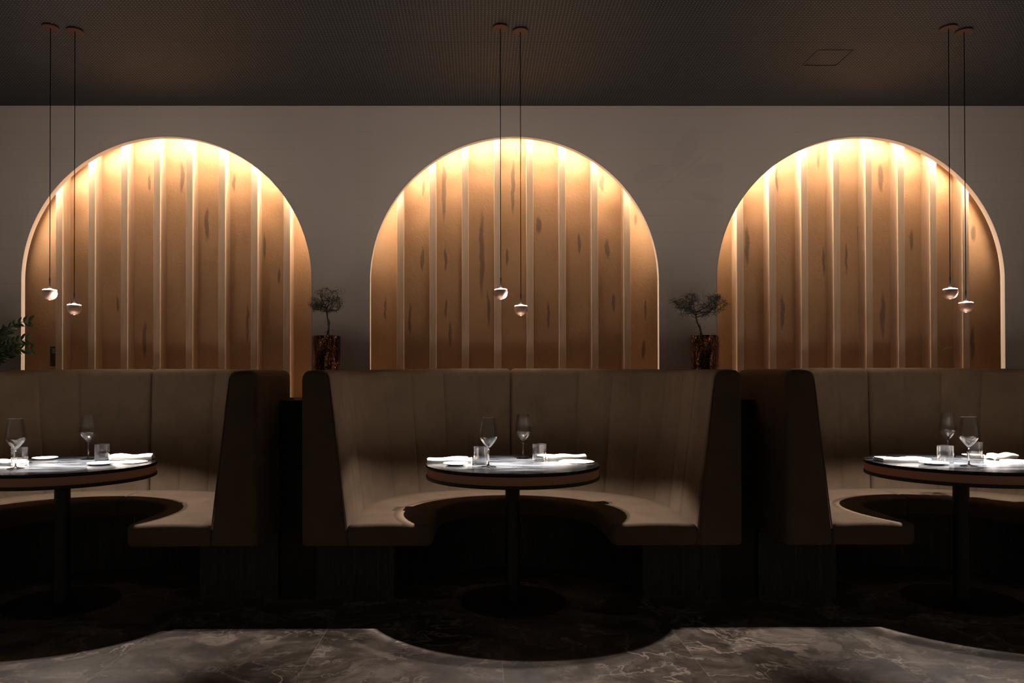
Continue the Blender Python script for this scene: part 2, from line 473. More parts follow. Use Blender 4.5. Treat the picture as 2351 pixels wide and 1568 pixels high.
def box(bm, x0, x1, y0, y1, z0, z1, bev=0.0):
    vs = [bm.verts.new(p) for p in ((x0, y0, z0), (x1, y0, z0), (x1, y1, z0), (x0, y1, z0), (x0, y0, z1), (x1, y0, z1), (x1, y1, z1), (x0, y1, z1))]
    fs = [bm.faces.new([vs[i] for i in q]) for q in ((0, 3, 2, 1), (4, 5, 6, 7), (0, 1, 5, 4), (1, 2, 6, 5), (2, 3, 7, 6), (3, 0, 4, 7))]
    if bev:
        es = list({e for f in fs for e in f.edges})
        bmesh.ops.bevel(bm, geom=es, offset=bev, segments=2, profile=0.5, affect='EDGES')

def lathe(bm, prof, n=48, cx=0, cy=0, closed=False):
    rings = []
    for r, z in prof:
        if r < 1e-6: rings.append([bm.verts.new((cx, cy, z))])
        else: rings.append([bm.verts.new((cx + r * math.cos(2 * PI * k / n), cy + r * math.sin(2 * PI * k / n), z)) for k in range(n)])
    prs = list(zip(rings, rings[1:]))
    if closed: prs.append((rings[-1], rings[0]))
    for a, b in prs:
        for k in range(n):
            k2 = (k + 1) % n
            if len(a) == 1 and len(b) == 1: continue
            if len(a) == 1: bm.faces.new((a[0], b[k], b[k2]))
            elif len(b) == 1: bm.faces.new((a[k], b[0], a[k2]))
            else: bm.faces.new((a[k], b[k], b[k2], a[k2]))

def tube(bm, pts, rad, n=8, cap=True):
    pts = [Vector(p) for p in pts]
    rads = rad if isinstance(rad, (list, tuple)) else [rad] * len(pts)
    rings = []
    up = Vector((0, 0, 1))
    prev = None
    for i, p in enumerate(pts):
        t = (pts[min(i + 1, len(pts) - 1)] - pts[max(i - 1, 0)])
        if t.length < 1e-9: t = Vector((0, 0, 1))
        t.normalize()
        if prev is None:
            a = t.cross(up)
            if a.length < 0.1: a = t.cross(Vector((1, 0, 0)))
        else:
            a = prev - t * prev.dot(t)
            if a.length < 1e-6: a = t.cross(Vector((1, 0, 0)))
        a.normalize(); b = t.cross(a); prev = a
        rings.append([bm.verts.new(p + (a * math.cos(2 * PI * k / n) + b * math.sin(2 * PI * k / n)) * rads[i]) for k in range(n)])
    for r0, r1 in zip(rings, rings[1:]):
        for k in range(n):
            bm.faces.new((r0[k], r0[(k + 1) % n], r1[(k + 1) % n], r1[k]))
    if cap:
        bm.faces.new(rings[0][::-1]); bm.faces.new(rings[-1])

def prism(bm, poly, z0, z1):
    a = [bm.verts.new((x, y, z0)) for x, y in poly]
    b = [bm.verts.new((x, y, z1)) for x, y in poly]
    n = len(poly)
    for k in range(n):
        bm.faces.new((a[k], a[(k + 1) % n], b[(k + 1) % n], b[k]))
    bm.faces.new(a[::-1]); bm.faces.new(b)

def quad(bm, *ps):
    bm.faces.new([bm.verts.new(p) for p in ps])

# ------------------------------------------------------------------ room shell
XL, XR = -5.2, 5.6
bm = bmesh.new(); box(bm, XL, XR, -0.6, 5.4, -0.08, 0.0)
tag(obj('floor', bm, M['marble']), kind='structure')
bm = bmesh.new(); box(bm, XL, XR, -0.6, 5.4, ZC, ZC + 0.06)
tag(obj('ceiling', bm, M['ceiling']), kind='structure')

# arched wall: 4 cm slab with three round-topped openings above the sill
def arch_wall():
    bm = bmesh.new()
    N = 72
    R = AR + 0.003
    for y in (YW, YW + 0.04):
        quad(bm, (XL, y, 0), (XR, y, 0), (XR, y, SILL), (XL, y, SILL))
        xs = [XL] + [v for c in AX for v in (c - R, c + R)] + [XR]
        for i in range(0, len(xs), 2):
            quad(bm, (xs[i], y, SILL), (xs[i + 1], y, SILL), (xs[i + 1], y, ZC), (xs[i], y, ZC))
        for c in AX:
            for k in range(N):
                a0, a1 = PI - PI * k / N, PI - PI * (k + 1) / N
                quad(bm, (c + R * math.cos(a0), y, AZ + R * math.sin(a0)), (c + R * math.cos(a1), y, AZ + R * math.sin(a1)),
                     (c + R * math.cos(a1), y, ZC), (c + R * math.cos(a0), y, ZC))
    for c in AX:   # faces inside the slab's thickness
        P = [(c - R, SILL)] + [(c + R * math.cos(PI - PI * k / N), AZ + R * math.sin(PI - PI * k / N)) for k in range(N + 1)] + [(c + R, SILL)]
        P.append(P[0])
        for (xa, za), (xb, zb) in zip(P, P[1:]):
            quad(bm, (xa, YW, za), (xb, YW, zb), (xb, YW + 0.04, zb), (xa, YW + 0.04, za))
    bmesh.ops.remove_doubles(bm, verts=bm.verts, dist=1e-5)
    return bm
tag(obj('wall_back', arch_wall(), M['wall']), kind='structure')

for i, c in enumerate(AX):
    bm = bmesh.new()
    N = 96
    P = [(c - AR, c - AR - 0.003, SILL, SILL)]
    pin = [(c - AR, SILL)] + [(c + AR * math.cos(PI - PI * k / N), AZ + AR * math.sin(PI - PI * k / N)) for k in range(N + 1)] + [(c + AR, SILL)]
    R2 = AR + 0.0025
    pout = [(c - R2, SILL)] + [(c + R2 * math.cos(PI - PI * k / N), AZ + R2 * math.sin(PI - PI * k / N)) for k in range(N + 1)] + [(c + R2, SILL)]
    y0, y1 = YW - 0.0015, YW + 0.0415
    rows = [[bm.verts.new((x, y0, z)) for x, z in pin], [bm.verts.new((x, y1, z)) for x, z in pin],
            [bm.verts.new((x, y1, z)) for x, z in pout], [bm.verts.new((x, y0, z)) for x, z in pout]]
    for r in range(4):
        a, b = rows[r], rows[(r + 1) % 4]
        for k in range(len(a) - 1):
            bm.faces.new((a[k], a[k + 1], b[k + 1], b[k]))
    for k in (0, -1): bm.faces.new([r[k] for r in rows])
    tag(obj('trim_%d' % (i + 1), bm, M['reveal'], smooth=True, angle=30), kind='structure')

bm = bmesh.new(); box(bm, XL, XR, YB1, YB1 + 0.05, 0, ZC)
tag(obj('wall_niche', bm, M['panel']), kind='structure')
bm = bmesh.new(); box(bm, XL, XR, YW + 0.042, YB1 - 0.001, SILL - 0.03, SILL)
tag(obj('trim_4', bm, M['oak']), kind='structure')

# battens
def batten_mesh():
    bm = bmesh.new()
    box(bm, -0.024, 0.024, 0, YB1 - YB0 - 0.0005, SILL + 0.0005, ZC - 0.002, 0.0012)
    return bm
first = None
ORD = ['first', 'second', 'third', 'fourth', 'fifth', 'sixth', 'seventh', 'eighth']
WHERE = ['left-hand', 'middle', 'right-hand']
for a, c in enumerate(AX):
    for k in range(8):
        x = c - 0.810 + k * (1.620 / 7)
        lab = '%s pale oak batten from the left inside the %s arch' % (ORD[k], WHERE[a])
        if first is None:
            first = obj('oak_batten', batten_mesh(), M['oak'])
            o = first
        else:
            o = first.copy(); sc.collection.objects.link(o)
        o.location = (x, YB0, 0)
        tag(o, lab, 'wooden batten', 'oak battens in the arched niches')

# LED strips on the rear of the slab, round the head of every arch
for i, c in enumerate(AX):
    bm = bmesh.new()
    lay = bm.verts.layers.float.new('level')
    N = 64; r0, r1 = AR + 0.090, AR + 0.098
    # two parallel rows: a strong one close to the batten faces, a weak one added against the slab to light the batten sides
    for y0, y1, power in ((YW + 0.0845, YW + 0.097, 1.0), (YW + 0.043, YW + 0.053, 0.40)):
        rings = []
        for k in range(N + 1):
            t = math.radians(6) + (PI - math.radians(12)) * k / N
            ca, sa = math.cos(t), math.sin(t)
            ring = []
            for r, y in ((r0, y0), (r0, y1), (r1, y1), (r1, y0)):
                v = bm.verts.new((c + r * ca, y, AZ + r * sa))
                v[lay] = max(0.05, sa ** 1.9) * power
                ring.append(v)
            rings.append(ring)
        for a, b in zip(rings, rings[1:]):
            for q in range(4):
                f = bm.faces.new((a[q], a[(q + 1) % 4], b[(q + 1) % 4], b[q]))
                f.material_index = 0 if q == 0 else 1      # only the face turned into the arch glows
        for e in (rings[0], rings[-1]):
            bm.faces.new(e).material_index = 1
    # added unseen black fin that keeps the strong row from shining out into the room
    fin = []
    for k in range(N + 1):
        t = math.radians(6) + (PI - math.radians(12)) * k / N
        ca, sa = math.cos(t), math.sin(t)
        fin.append([bm.verts.new((c + r * ca, y, AZ + r * sa)) for r, y in ((AR + .036, YW + .082), (AR + .036, YW + .084), (AR + .10, YW + .084), (AR + .10, YW + .082))])
    for a, b in zip(fin, fin[1:]):
        for q in range(4):
            bm.faces.new((a[q], a[(q + 1) % 4], b[(q + 1) % 4], b[q])).material_index = 1
    o = obj('led_strip', bm, M['led'])
    o.data.materials.append(M['black_plastic'])
    tag(o, 'warm light strip hidden behind the head of the %s arch' % WHERE[i], 'light strip', 'light strips behind the arches')

# ------------------------------------------------------------------ ceiling hatch
t = thing('access_hatch', 'small square access hatch flush in the perforated ceiling', 'access hatch', (2.094, 4.27, ZC))
bm = bmesh.new()
for x0, x1, y0, y1 in ((-.105, .105, -.1025, -.0985), (-.105, .105, .0985, .1025), (-.105, -.101, -.0985, .0985), (.101, .105, -.0985, .0985)):
    box(bm, x0, x1, y0, y1, -0.0035, -0.0003)
obj('frame', bm, M['black_metal'], t)

# ------------------------------------------------------------------ booths
def plan(th, frac, a, b, yc, n=2.4):
    """half plan curve: straight arm then a quarter superellipse (x >= 0)"""
    if th is None: return Vector((a, YF + frac * (yc - YF)))
    c, s = math.cos(th), math.sin(th)
    return Vector((a * max(c, 0) ** (2 / n), yc + b * max(s, 0) ** (2 / n)))

def inner(th, fr, z):
    k = (z - 0.48) / 0.77
    return plan(th, fr, 0.88 + 0.090 * k, 0.79 + 0.025 * k, 4.05)
def outer(th, fr):
    return plan(th, fr, 1.11, 0.935, 4.05)

# dense parametrisation by arc length of the middle curve
_prm = [(None, k / 20) for k in range(20)] + [(PI / 2 * (k / 600), 1.0) for k in range(601)]
_pts = [plan(th, fr, 0.99, 0.86, 4.05) for th, fr in _prm]
_S = [0.0]
for p, q in zip(_pts, _pts[1:]): _S.append(_S[-1] + (q - p).length)
SLEN = _S[-1]
def prm_at(s):
    s = min(max(s, 0), SLEN)
    i = 0
    lo, hi = 0, len(_S) - 1
    while hi - lo > 1:
        m = (lo + hi) // 2
        if _S[m] <= s: lo = m
        else: hi = m
    f = (s - _S[lo]) / max(_S[hi] - _S[lo], 1e-9)
    a, b = _prm[lo], _prm[hi]
    if a[0] is None and b[0] is None: return (None, a[1] + (b[1] - a[1]) * f)
    if a[0] is None: return (None, a[1] + (1 - a[1]) * f)
    return (a[0] + (b[0] - a[0]) * f, 1.0)

PITCH = 0.235
def end_inset(s, r):
    d = min(s, SLEN - s)
    return 0.0 if d >= r else r - math.sqrt(max(r * r - (r - d) ** 2, 0))

def s_list(r):
    L = [0, 0.1 * r, 0.3 * r, 0.6 * r, r]
    s = r + 0.014
    while s < SLEN - r - 0.01:
        L.append(s); s += 0.014
    return L + [SLEN - r, SLEN - 0.6 * r, SLEN - 0.3 * r, SLEN - 0.1 * r, SLEN]

def loft(bm, rings):
    n = len(rings[0])
    vr = [[bm.verts.new(p) for p in r] for r in rings]
    for a, b in zip(vr, vr[1:]):
        for k in range(n):
            bm.faces.new((a[k], a[(k + 1) % n], b[(k + 1) % n], b[k]))
    bm.faces.new(vr[0][::-1]); bm.faces.new(vr[-1])
    return vr

def backrest(side):
    bm = bmesh.new()
    zb = 0.366; r = 0.030
    rings = []
    for s in s_list(r):
        th, fr = prm_at(s)
        zt = 1.252 + 0.036 * min(1, s / SLEN * 1.2)
        # upholstered channels: seams pull in, panels puff out
        g = 0.0
        d = (SLEN - s) % PITCH; d = min(d, PITCH - d)
        if SLEN - s > 0.1 and s > 0.1:
            g = 0.0095 * math.exp(-(d / 0.008) ** 2)
        puff = 0.0055 * (1 - math.cos(2 * PI * ((SLEN - s) % PITCH) / PITCH)) / 2
        ins = end_inset(s, r)
        T = (outer(th, fr) - inner(th, fr, 0.8)).length
        prof = [(0.0, zb + .018)] + [(0.0, zb + .018 + (zt - .045 - zb - .018) * k / 12) for k in range(1, 13)]
        prof += [(.02, zt - .028), (.07, zt - .014), (.16, zt - .004), (.32, zt + .001), (.5, zt + .003), (.68, zt + .001), (.84, zt - .004), (.93, zt - .014), (.98, zt - .028), (1.0, zt - .045)]
        prof += [(1.0, 1.15), (1.0, .9), (1.0, .6), (1.0, zb + .018), (.97, zb + .004), (.9, zb), (.5, zb), (.1, zb), (.03, zb + .004)]
        ring = []
        for w, z in prof:
            k = 1 - 2 * ins / T
            w2 = .5 + (w - .5) * k
            if w < 0.05: w2 += (g - puff) / T
            H = zt - zb
            z2 = zb + ins + (z - zb) * (H - 2 * ins) / H
            pi_, po = inner(th, fr, z2), outer(th, fr)
            q = pi_.lerp(po, w2)
            ring.append((side * max(q.x, 0.0012), q.y, z2))
        rings.append(ring)
    # spread the last few rings up to the centre seam
    loft(bm, rings)
    return bm

def seat_in(th, fr): return plan(th, fr, 0.45, 0.47, 3.96, 2.2)
def seat_out(th, fr):
    q = inner(th, fr, 0.47)
    return q
def seat(side):
    bm = bmesh.new()
    zb, zt = 0.368, 0.478
    r = 0.022
    rings = []
    for s in s_list(r):
        th, fr = prm_at(s)
        ins = end_inset(s, r)
        pi_, po = seat_in(th, fr), seat_out(th, fr)
        # soft inner front corner
        T = (po - pi_).length
        c = 0.028 / T
        cr = 0.0
        if s < 0.05: cr = 0.05 - math.sqrt(max(0.05 ** 2 - (0.05 - s) ** 2, 0))
        prof = [(0.0, zb + .02), (0.0, zt - .022), (c * .12, zt - .010), (c * .4, zt - .003), (c, zt)]
        prof += [(c + (0.97 - c) * k / 8, zt + .007 * math.sin(PI * k / 8)) for k in range(1, 8)]
        prof += [(.97, zt), (.995, zt - .012), (.995, zb + .02), (.98, zb), (c, zb), (c * .3, zb + .005)]
        ring = []
        for w, z in prof:
            H = zt - zb
            z2 = zb + ins + (z - zb) * (H - 2 * ins) / H
            w2 = .5 + (w - .5) * (1 - 2 * ins * .3 / T)
            w2 += (1 - w) * cr / T
            q = pi_.lerp(po, w2)
            ring.append((side * max(q.x, 0.0012), q.y, z2))
        rings.append(ring)
    loft(bm, rings)
    return bm

def piping(side):
    bm = bmesh.new()
    th, fr = prm_at(0)
    pts = []
    for k in range(16):
        z = 0.40 + (1.215 - 0.40) * k / 15
        q = inner(th, fr, z)
        pts.append((side * (q.x + 0.0035), YF + 0.006, z))
    q = inner(th, fr, 1.235)
    pts += [(side * (q.x + .012), YF + .007, 1.236), (side * (q.x + .028), YF + .007, 1.2445), (side * (q.x + .06), YF + .007, 1.247), (side * (outer(th, fr).x - .03), YF + .007, 1.247)]
    tube(bm, pts, 0.0030, 6)
    return bm

def seat_piping(side):
    bm = bmesh.new()
    th, fr = prm_at(0)
    a, b = seat_in(th, fr).x + 0.06, seat_out(th, fr).x - 0.012
    tube(bm, [(side * (a + (b - a) * k / 6), YF + .009, 0.4715) for k in range(7)], 0.0026, 6)
    return bm

def plinth():
    poly = [(-1.115, 3.96), (-.685, 3.96)]
    poly += [(-.685 * math.cos(PI * k / 40), 3.96 + .685 * math.sin(PI * k / 40)) for k in range(1, 40)]
    poly += [(.685, 3.96), (1.115, 3.96), (1.115, 4.30), (1.03, 4.5), (.93, 4.68), (.72, 4.84), (.4, 4.975), (-.4, 4.975), (-.72, 4.84), (-.93, 4.68), (-1.03, 4.5), (-1.115, 4.30)]
    bm = bmesh.new()
    prism(bm, poly, 0.0, 0.365)
    return bm

booth = thing('booth', 'curved brown upholstered booth behind the middle round table', 'booth', (BX[1], 0, 0), 0, 'curved booths along the arched wall')
for sd in (-1, 1):
    br = obj('backrest', backrest(sd), M['fabric'], booth, True, angle=50)
    obj('piping', piping(sd), M['fabric'], br, True)
for sd in (-1, 1):
    st = obj('seat', seat(sd), M['fabric'], booth, True, angle=50)
    obj('piping', seat_piping(sd), M['fabric'], st, True)
obj('plinth', plinth(), M['plinth'], booth)
copy_thing(booth, 'curved brown upholstered booth cut by the left edge of the photo, around the left table', (BX[0], 0, 0))
copy_thing(booth, 'curved brown upholstered booth cut by the right edge of the photo, around the right table', (BX[2], 0, 0))

# black divider blocks between the booths
def divider_bm():
    bm = bmesh.new()
    prism(bm, [(-.1, 3.985), (.1, 3.985), (.1, 4.32), (.2, 4.64), (.34, 4.83), (.34, 5.004), (-.34, 5.004), (-.34, 4.83), (-.2, 4.64), (-.1, 4.32)], 0.0, 1.095)
    return bm
d0 = tag(obj('divider_block', divider_bm(), M['divider']), 'tall black wooden divider block between the left booth and the middle booth', 'divider', 'black divider blocks between the booths')
d0.location = (DIVX[1], 0, 0)
for x, l in ((DIVX[2], 'tall black wooden divider block between the middle booth and the right booth'),
             (DIVX[0], 'black wooden divider block behind the far end of the left booth, under the leafy plant')):
    d = d0.copy(); sc.collection.objects.link(d); d.location = (x, 0, 0); d['label'] = l

# ------------------------------------------------------------------ tables
table = thing('round_table', 'round black-topped pedestal table in the middle booth', 'table', (TX[1], TY, 0), 0, 'round pedestal tables')
bm = bmesh.new()
lathe(bm, [(0, .733), (.468, .733), (.4708, .735), (.4715, .740), (.4712, .747), (.4695, .750), (0, .750)], 128)
obj('tabletop', bm, M['tabletop'], table, True, angle=35)
bm = bmesh.new(); lathe(bm, [(0, .6905), (.4655, .6905), (.4655, .7325), (0, .7325)], 128)
b_ = obj('edge_band', bm, M['band'], table, True, angle=35); b_['label'] = 'brown band round the table edge'
bm = bmesh.new(); lathe(bm, [(0, .672), (.462, .672), (.4705, .676), (.4705, .690), (0, .690)], 128)
obj('lower_disc', bm, M['black_metal'], table, True, angle=35)
bm = bmesh.new(); lathe(bm, [(0, .012), (.0395, .012), (.0395, .6715), (0, .6715)], 48)
obj('column', bm, M['black_metal'], table, True, angle=35)
bm = bmesh.new(); lathe(bm, [(0, 0.0005), (.286, 0.0005), (.288, .003), (.288, .007), (.284, .0095), (.06, .0118), (0, .0118)], 96)
obj('base', bm, M['base'], table, True, angle=35)
copy_thing(table, 'round black-topped pedestal table in the left booth', (TX[0], TY, 0))
copy_thing(table, 'round black-topped pedestal table in the right booth', (TX[2], TY, 0))

# ------------------------------------------------------------------ pendants
def pendant(label, x, y, zball, lx):
    t = thing('pendant_lamp', label, 'pendant lamp', (x, y, ZC), 0, 'copper ball pendant lamps')
    R = 0.037
    z0 = zball - ZC
    bm = bmesh.new(); lathe(bm, [(0, -0.010), (.042, -0.010), (.0435, -0.008), (.0435, -0.0005), (0, -0.0005)], 48)
    obj('ceiling_canopy', bm, M['canopy'], t, True, angle=35)
    bm = bmesh.new()
    tube(bm, [(0, 0, -0.010), (0, 0, z0 + R + 0.045)], 0.0020, 8)
    obj('cord', bm, M['cord'], t, True)
    bm = bmesh.new(); lathe(bm, [(0, z0 + R - 0.002), (.0036, z0 + R - 0.002), (.0036, z0 + R + 0.045), (0, z0 + R + .045)], 16)
    obj('stem', bm, M['stem'], t, True, angle=35)
    # satin copper bowl, a little over half the ball
    h = 0.0145
    bm = bmesh.new()
    prof = []
    a1 = math.asin(h / R)
    for k in range(25):
        a = -PI / 2 + 0.13 + (a1 + PI / 2 - 0.13) * k / 24
        prof.append((R * max(math.cos(a), 0) ** (0.9 if a < 0 else 1.0), z0 + R * math.sin(a)))
    inn = [(r - .0015 * (r / R), z + .0008) for r, z in prof[::-1]]
    lathe(bm, prof + inn, 64, closed=True)
    obj('copper_bowl', bm, M['copper'], t, True, angle=60)
    bm = bmesh.new(); rr = R * math.cos(a1)
    lathe(bm, [(0, z0 + h - .002), (rr - .0005, z0 + h - .002), (rr + .0006, z0 + h), (rr + .0006, z0 + h + .0030), (rr - .002, z0 + h + .0036), (0, z0 + h + .0036)], 48)
    d = obj('glowing_rim', bm, M['glow'], t, True, angle=40); d['label'] = 'bright white light rim'
    bm = bmesh.new()
    lathe(bm, [(0, z0 + h + .0037), (rr - .0035, z0 + h + .0037), (rr - .0035, z0 + h + .0040), (0, z0 + h + .0040)], 48)
    d = obj('light_diffuser', bm, M['up'], t, True); d['label'] = 'glowing white diffuser'
    bm = bmesh.new()
    lathe(bm, [(0, z0 + h + .0042), (.016, z0 + h + .0042), (.0135, z0 + h + .0068), (.009, z0 + h + .0105), (.004, z0 + h + .0128), (0, z0 + h + .0133)], 32)
    obj('bulb', bm, M['glow'], t, True)
    bm = bmesh.new(); prof = []
    a2 = math.asin((h + .005) / R)
    for k in range(13):
        a = a2 + (PI / 2 - a2) * k / 12
        prof.append((max(R * math.cos(a), 0), z0 + R * math.sin(a)))
    prof[-1] = (0, prof[-1][1])
    lathe(bm, prof, 48)
    obj('glass_dome', bm, M['dome'], t, True)
    bm = bmesh.new(); lathe(bm, [(0, z0 - R - .0002), (.0026, z0 - R - .0001), (.0042, z0 - R + .0009), (0, z0 - R + .0012)], 24)
    obj('lens', bm, M['lens'], t, True)
    for w, sz, bl in ((LAMP_POOL, 55, 1.0), (LAMP_WIDE, 91, 0.25)):
        L = bpy.data.lights.new('downlight', 'SPOT')
        L.energy = w; L.color = LAMP_COL
        L.spot_size = math.radians(sz); L.spot_blend = bl
        L.shadow_soft_size = 0.012
        lo = bpy.data.objects.new('downlight', L); sc.collection.objects.link(lo)
        lo.parent = t; lo.location = (0, 0, z0 - R - 0.016)
    return t
for i, n in enumerate(('left', 'middle', 'right')):
    pendant('copper ball pendant lamp, higher left one of the pair over the %s table' % n, TX[i] - 0.0624, 3.901, 1.681, 0)
    pendant('copper ball pendant lamp, lower right one of the pair over the %s table' % n, TX[i] + 0.0491, 3.939, (1.604, 1.596, 1.611)[i], 0)

# ------------------------------------------------------------------ tableware
ZT = 0.7503
def wine_glass():
    t = thing('wine_glass', '', 'wine glass', (0, 0, 0), 0, 'stemmed wine glasses on the tables')
    bm = bmesh.new()
    out = [(.0045, .0985), (.011, .104), (.022, .116), (.034, .131), (.0435, .146), (.0476, .158), (.0480, .166), (.0468, .180), (.0435, .202), (.0390, .229), (.0342, .2555), (.0346, .2563)]
    inn = [(r - .0017, z) for r, z in out[::-1]][:-1]
    lathe(bm, [(0, .0965)] + out + [(.0341, .2572), (.0330, .2570), (.0325, .2560)] + inn[2:] + [(0, .1015)], 64)
    obj('bowl', bm, M['table_glass'], t, True)
    bm = bmesh.new()
    lathe(bm, [(0, .011), (.0038, .012), (.0032, .030), (.0031, .065), (.0034, .085), (.0046, .0975), (0, .0975)], 24)
    obj('stem', bm, M['solid_glass'], t, True)
    bm = bmesh.new()
    lathe(bm, [(0, 0), (.039, 0), (.0405, .001), (.039, .002), (.020, .0042), (.008, .008), (.0038, .013), (0, .013)], 64)
    obj('foot', bm, M['solid_glass'], t, True)
    return t
def tumbler():
    bm = bmesh.new()
    lathe(bm, [(0, .0012), (.034, .0), (.0375, .002), (.0388, .006), (.0392, .05), (.0392, .0925), (.0385, .0938), (.0376, .0925), (.0374, .05), (.0368, .012), (.034, .0095), (0, .0105)], 64)
    o = obj('tumbler', bm, M['table_glass'], None, True)
    return tag(o, '', 'tumbler', 'low clear tumblers on the tables')
def side_plate(r):
    bm = bmesh.new()
    lathe(bm, [(0, 0), (r * .55, 0), (r * .62, .0012), (r * .98, .0095), (r, .0115), (r * .985, .0125), (r * .6, .0045), (0, .0035)], 64)
    return obj('side_plate', bm, M['china'], None, True, angle=60)
def stone_mat(r, seed):
    rnd = random.Random(seed)
    bm = bmesh.new()
    n = 72
    ph = [rnd.uniform(0, 6.28) for _ in range(5)]
    rad = [r * (1 + .012 * math.sin(7 * 2 * PI * k / n + ph[0]) + .008 * math.sin(17 * 2 * PI * k / n + ph[1]) + rnd.uniform(-.006, .006)) for k in range(n)]
    rings = []
    for f, z in ((.97, 0), (1.0, .0012), (1.0, .0036), (.98, .0045)):
        rings.append([bm.verts.new((rad[k] * f * math.cos(2 * PI * k / n), rad[k] * f * math.sin(2 * PI * k / n), z)) for k in range(n)])
    for a, b in zip(rings, rings[1:]):
        for k in range(n): bm.faces.new((a[k], a[(k + 1) % n], b[(k + 1) % n], b[k]))
    bm.faces.new(rings[0][::-1]); bm.faces.new(rings[-1])
    return obj('stone_coaster', bm, M['slate'])
def napkin(L, W, H, seed, roll=0.0):
    """a linen napkin folded over itself: a folded sheet's cross-section swept along its length"""
    rnd = random.Random(seed)
    th = H / 3.3
    # folded path in the cross-section (y, z)
    path = []
    w = W / 2
    layers = 3
    for l in range(layers):
        z = th * (0.5 + 1.06 * l)
        rng = [-1 + 2 * k / 10 for k in range(11)]
        if l % 2: rng = rng[::-1]
        ins = 0.004 + 0.003 * l * (0.4 + roll)
        for q in rng:
            path.append(((w - ins - th * .5) * q, z + (H * .28 * (1 - q * q) * roll)))
        if l < layers - 1:
            sx = 1 if l % 2 == 0 else -1
            for a in (-60, -20, 20, 60):
                path.append((sx * ((w - ins - th * .5) + th * .53 * math.cos(math.radians(a))), z + th * .53 + th * .53 * math.sin(math.radians(a))))
    # offset to both sides for cloth thickness
    P = [Vector((a, b)) for a, b in path]
    up, dn = [], []
    for i, p in enumerate(P):
        t = P[min(i + 1, len(P) - 1)] - P[max(i - 1, 0)]
        t.normalize(); nn = Vector((-t.y, t.x)) * th * .46
        up.append(p + nn); dn.append(p - nn)
    sec = up + dn[::-1]
    rings = []
    NL = 28
    for k in range(NL + 1):
        u = -1 + 2 * k / NL
        x = u * L / 2
        lift = 0.0012 * math.sin(3.1 * u + seed) + .0012
        flare = 1 + .05 * math.sin(2.2 * u + seed * 1.7)
        rings.append([(x + .0025 * math.sin(40 * p.x + seed + i * .15) * (abs(u) > .95), p.x * flare + .004 * math.sin(2 * u + seed), max(p.y * (1 + .10 * math.sin(5 * u + seed)) + lift * .5, 0.0004)) for i, p in enumerate(sec)])
    bm = bmesh.new(); loft(bm, rings)
    return obj('napkin', bm, M['cloth'], None, True, angle=60)

wg = wine_glass()
glasses = [
    (0.053, 3.759, 'front stemmed wine glass on the middle table, in front of a tumbler'),
    (0.262, 4.191, 'rear stemmed wine glass on the middle table, standing alone near the booth seam'),
    (-2.395, 3.725, 'front stemmed wine glass on the left table, near the left edge of the photo'),
    (-2.270, 4.185, 'rear stemmed wine glass on the left table, left of the tumbler by the rolled napkin'),
    (2.793, 4.255, 'rear stemmed wine glass on the right table, behind the front tumbler'),
    (2.570, 3.748, 'front stemmed wine glass on the right table, right one of the overlapping pair')]
for i, (x, y, l) in enumerate(glasses):
    if i == 0:
        wg.location = (x, y, ZT); wg['label'] = l
    else: copy_thing(wg, l, (x, y, ZT), i * 0.7)
tb = tumbler()
tums = [
    (0.013, 3.875, 'clear tumbler on the middle table beside the left napkin'),
    (0.345, 4.057, 'clear tumbler on the middle table beside the right napkin'),
    (-2.475, 3.881, 'clear tumbler on the left table, behind the front wine glass'),
    (-2.146, 4.101, 'clear tumbler on the left table beside the rolled napkin'),
    (2.539, 3.889, 'clear tumbler on the right table at the end of the flat left napkin'),
    (2.866, 4.130, 'clear tumbler on the right table, partly behind the front wine glass')]
for i, (x, y, l) in enumerate(tums):
    o = tb if i == 0 else tb.copy()
    if i: sc.collection.objects.link(o)
    o.location = (x, y, ZT); o['label'] = l
GN, GP, GS = 'folded white napkins', 'small white side plates', 'pale round stone coasters'
for L, W, H, sd, ro, x, y, a, l in [
    (.245, .115, .020, 1, .2, -.160, 4.010, 1, 'folded white napkin lying on the left side of the middle table'),
    (.235, .085, .024, 2, .5, .500, 4.140, 11, 'folded white napkin lying on the right side of the middle table, behind the stone coaster'),
    (.225, .110, .020, 3, .2, -2.612, 3.955, -8, 'folded white napkin on the left table, cut by the left edge of the photo'),
    (.235, .070, .028, 4, .8, -2.000, 4.150, 6, 'tightly rolled white napkin lying on the right side of the left table'),
    (.255, .125, .020, 5, .2, 2.358, 3.985, -4, 'folded white napkin lying on the left side of the right table'),
    (.180, .075, .028, 6, .8, 2.998, 4.095, 16, 'rolled white napkin on the right side of the right table')]:
    o = napkin(L, W, H, sd, ro); o.location = (x, y, ZT); o.rotation_euler = (0, 0, math.radians(a))
    tag(o, l, 'napkin', GN)
for r, x, y, l in [
    (.066, -.122, 3.835, 'small white plate at the front left of the middle table, before the napkin'),
    (.056, -.115, 4.140, 'small white plate peeping out behind the left napkin of the middle table'),
    (.058, .405, 4.255, 'small white plate behind the right napkin and tumbler of the middle table'),
    (.066, -2.520, 4.185, 'small white plate at the back of the left table, behind the napkin'),
    (.070, -2.040, 3.893, 'small white plate at the front right of the left table'),
    (.070, 2.434, 3.825, 'small white plate before the flat napkin of the right table'),
    (.058, 2.928, 4.232, 'small white plate behind the tumbler at the back of the right table')]:
    o = side_plate(r); o.location = (x, y, ZT)
    tag(o, l, 'plate', GP)
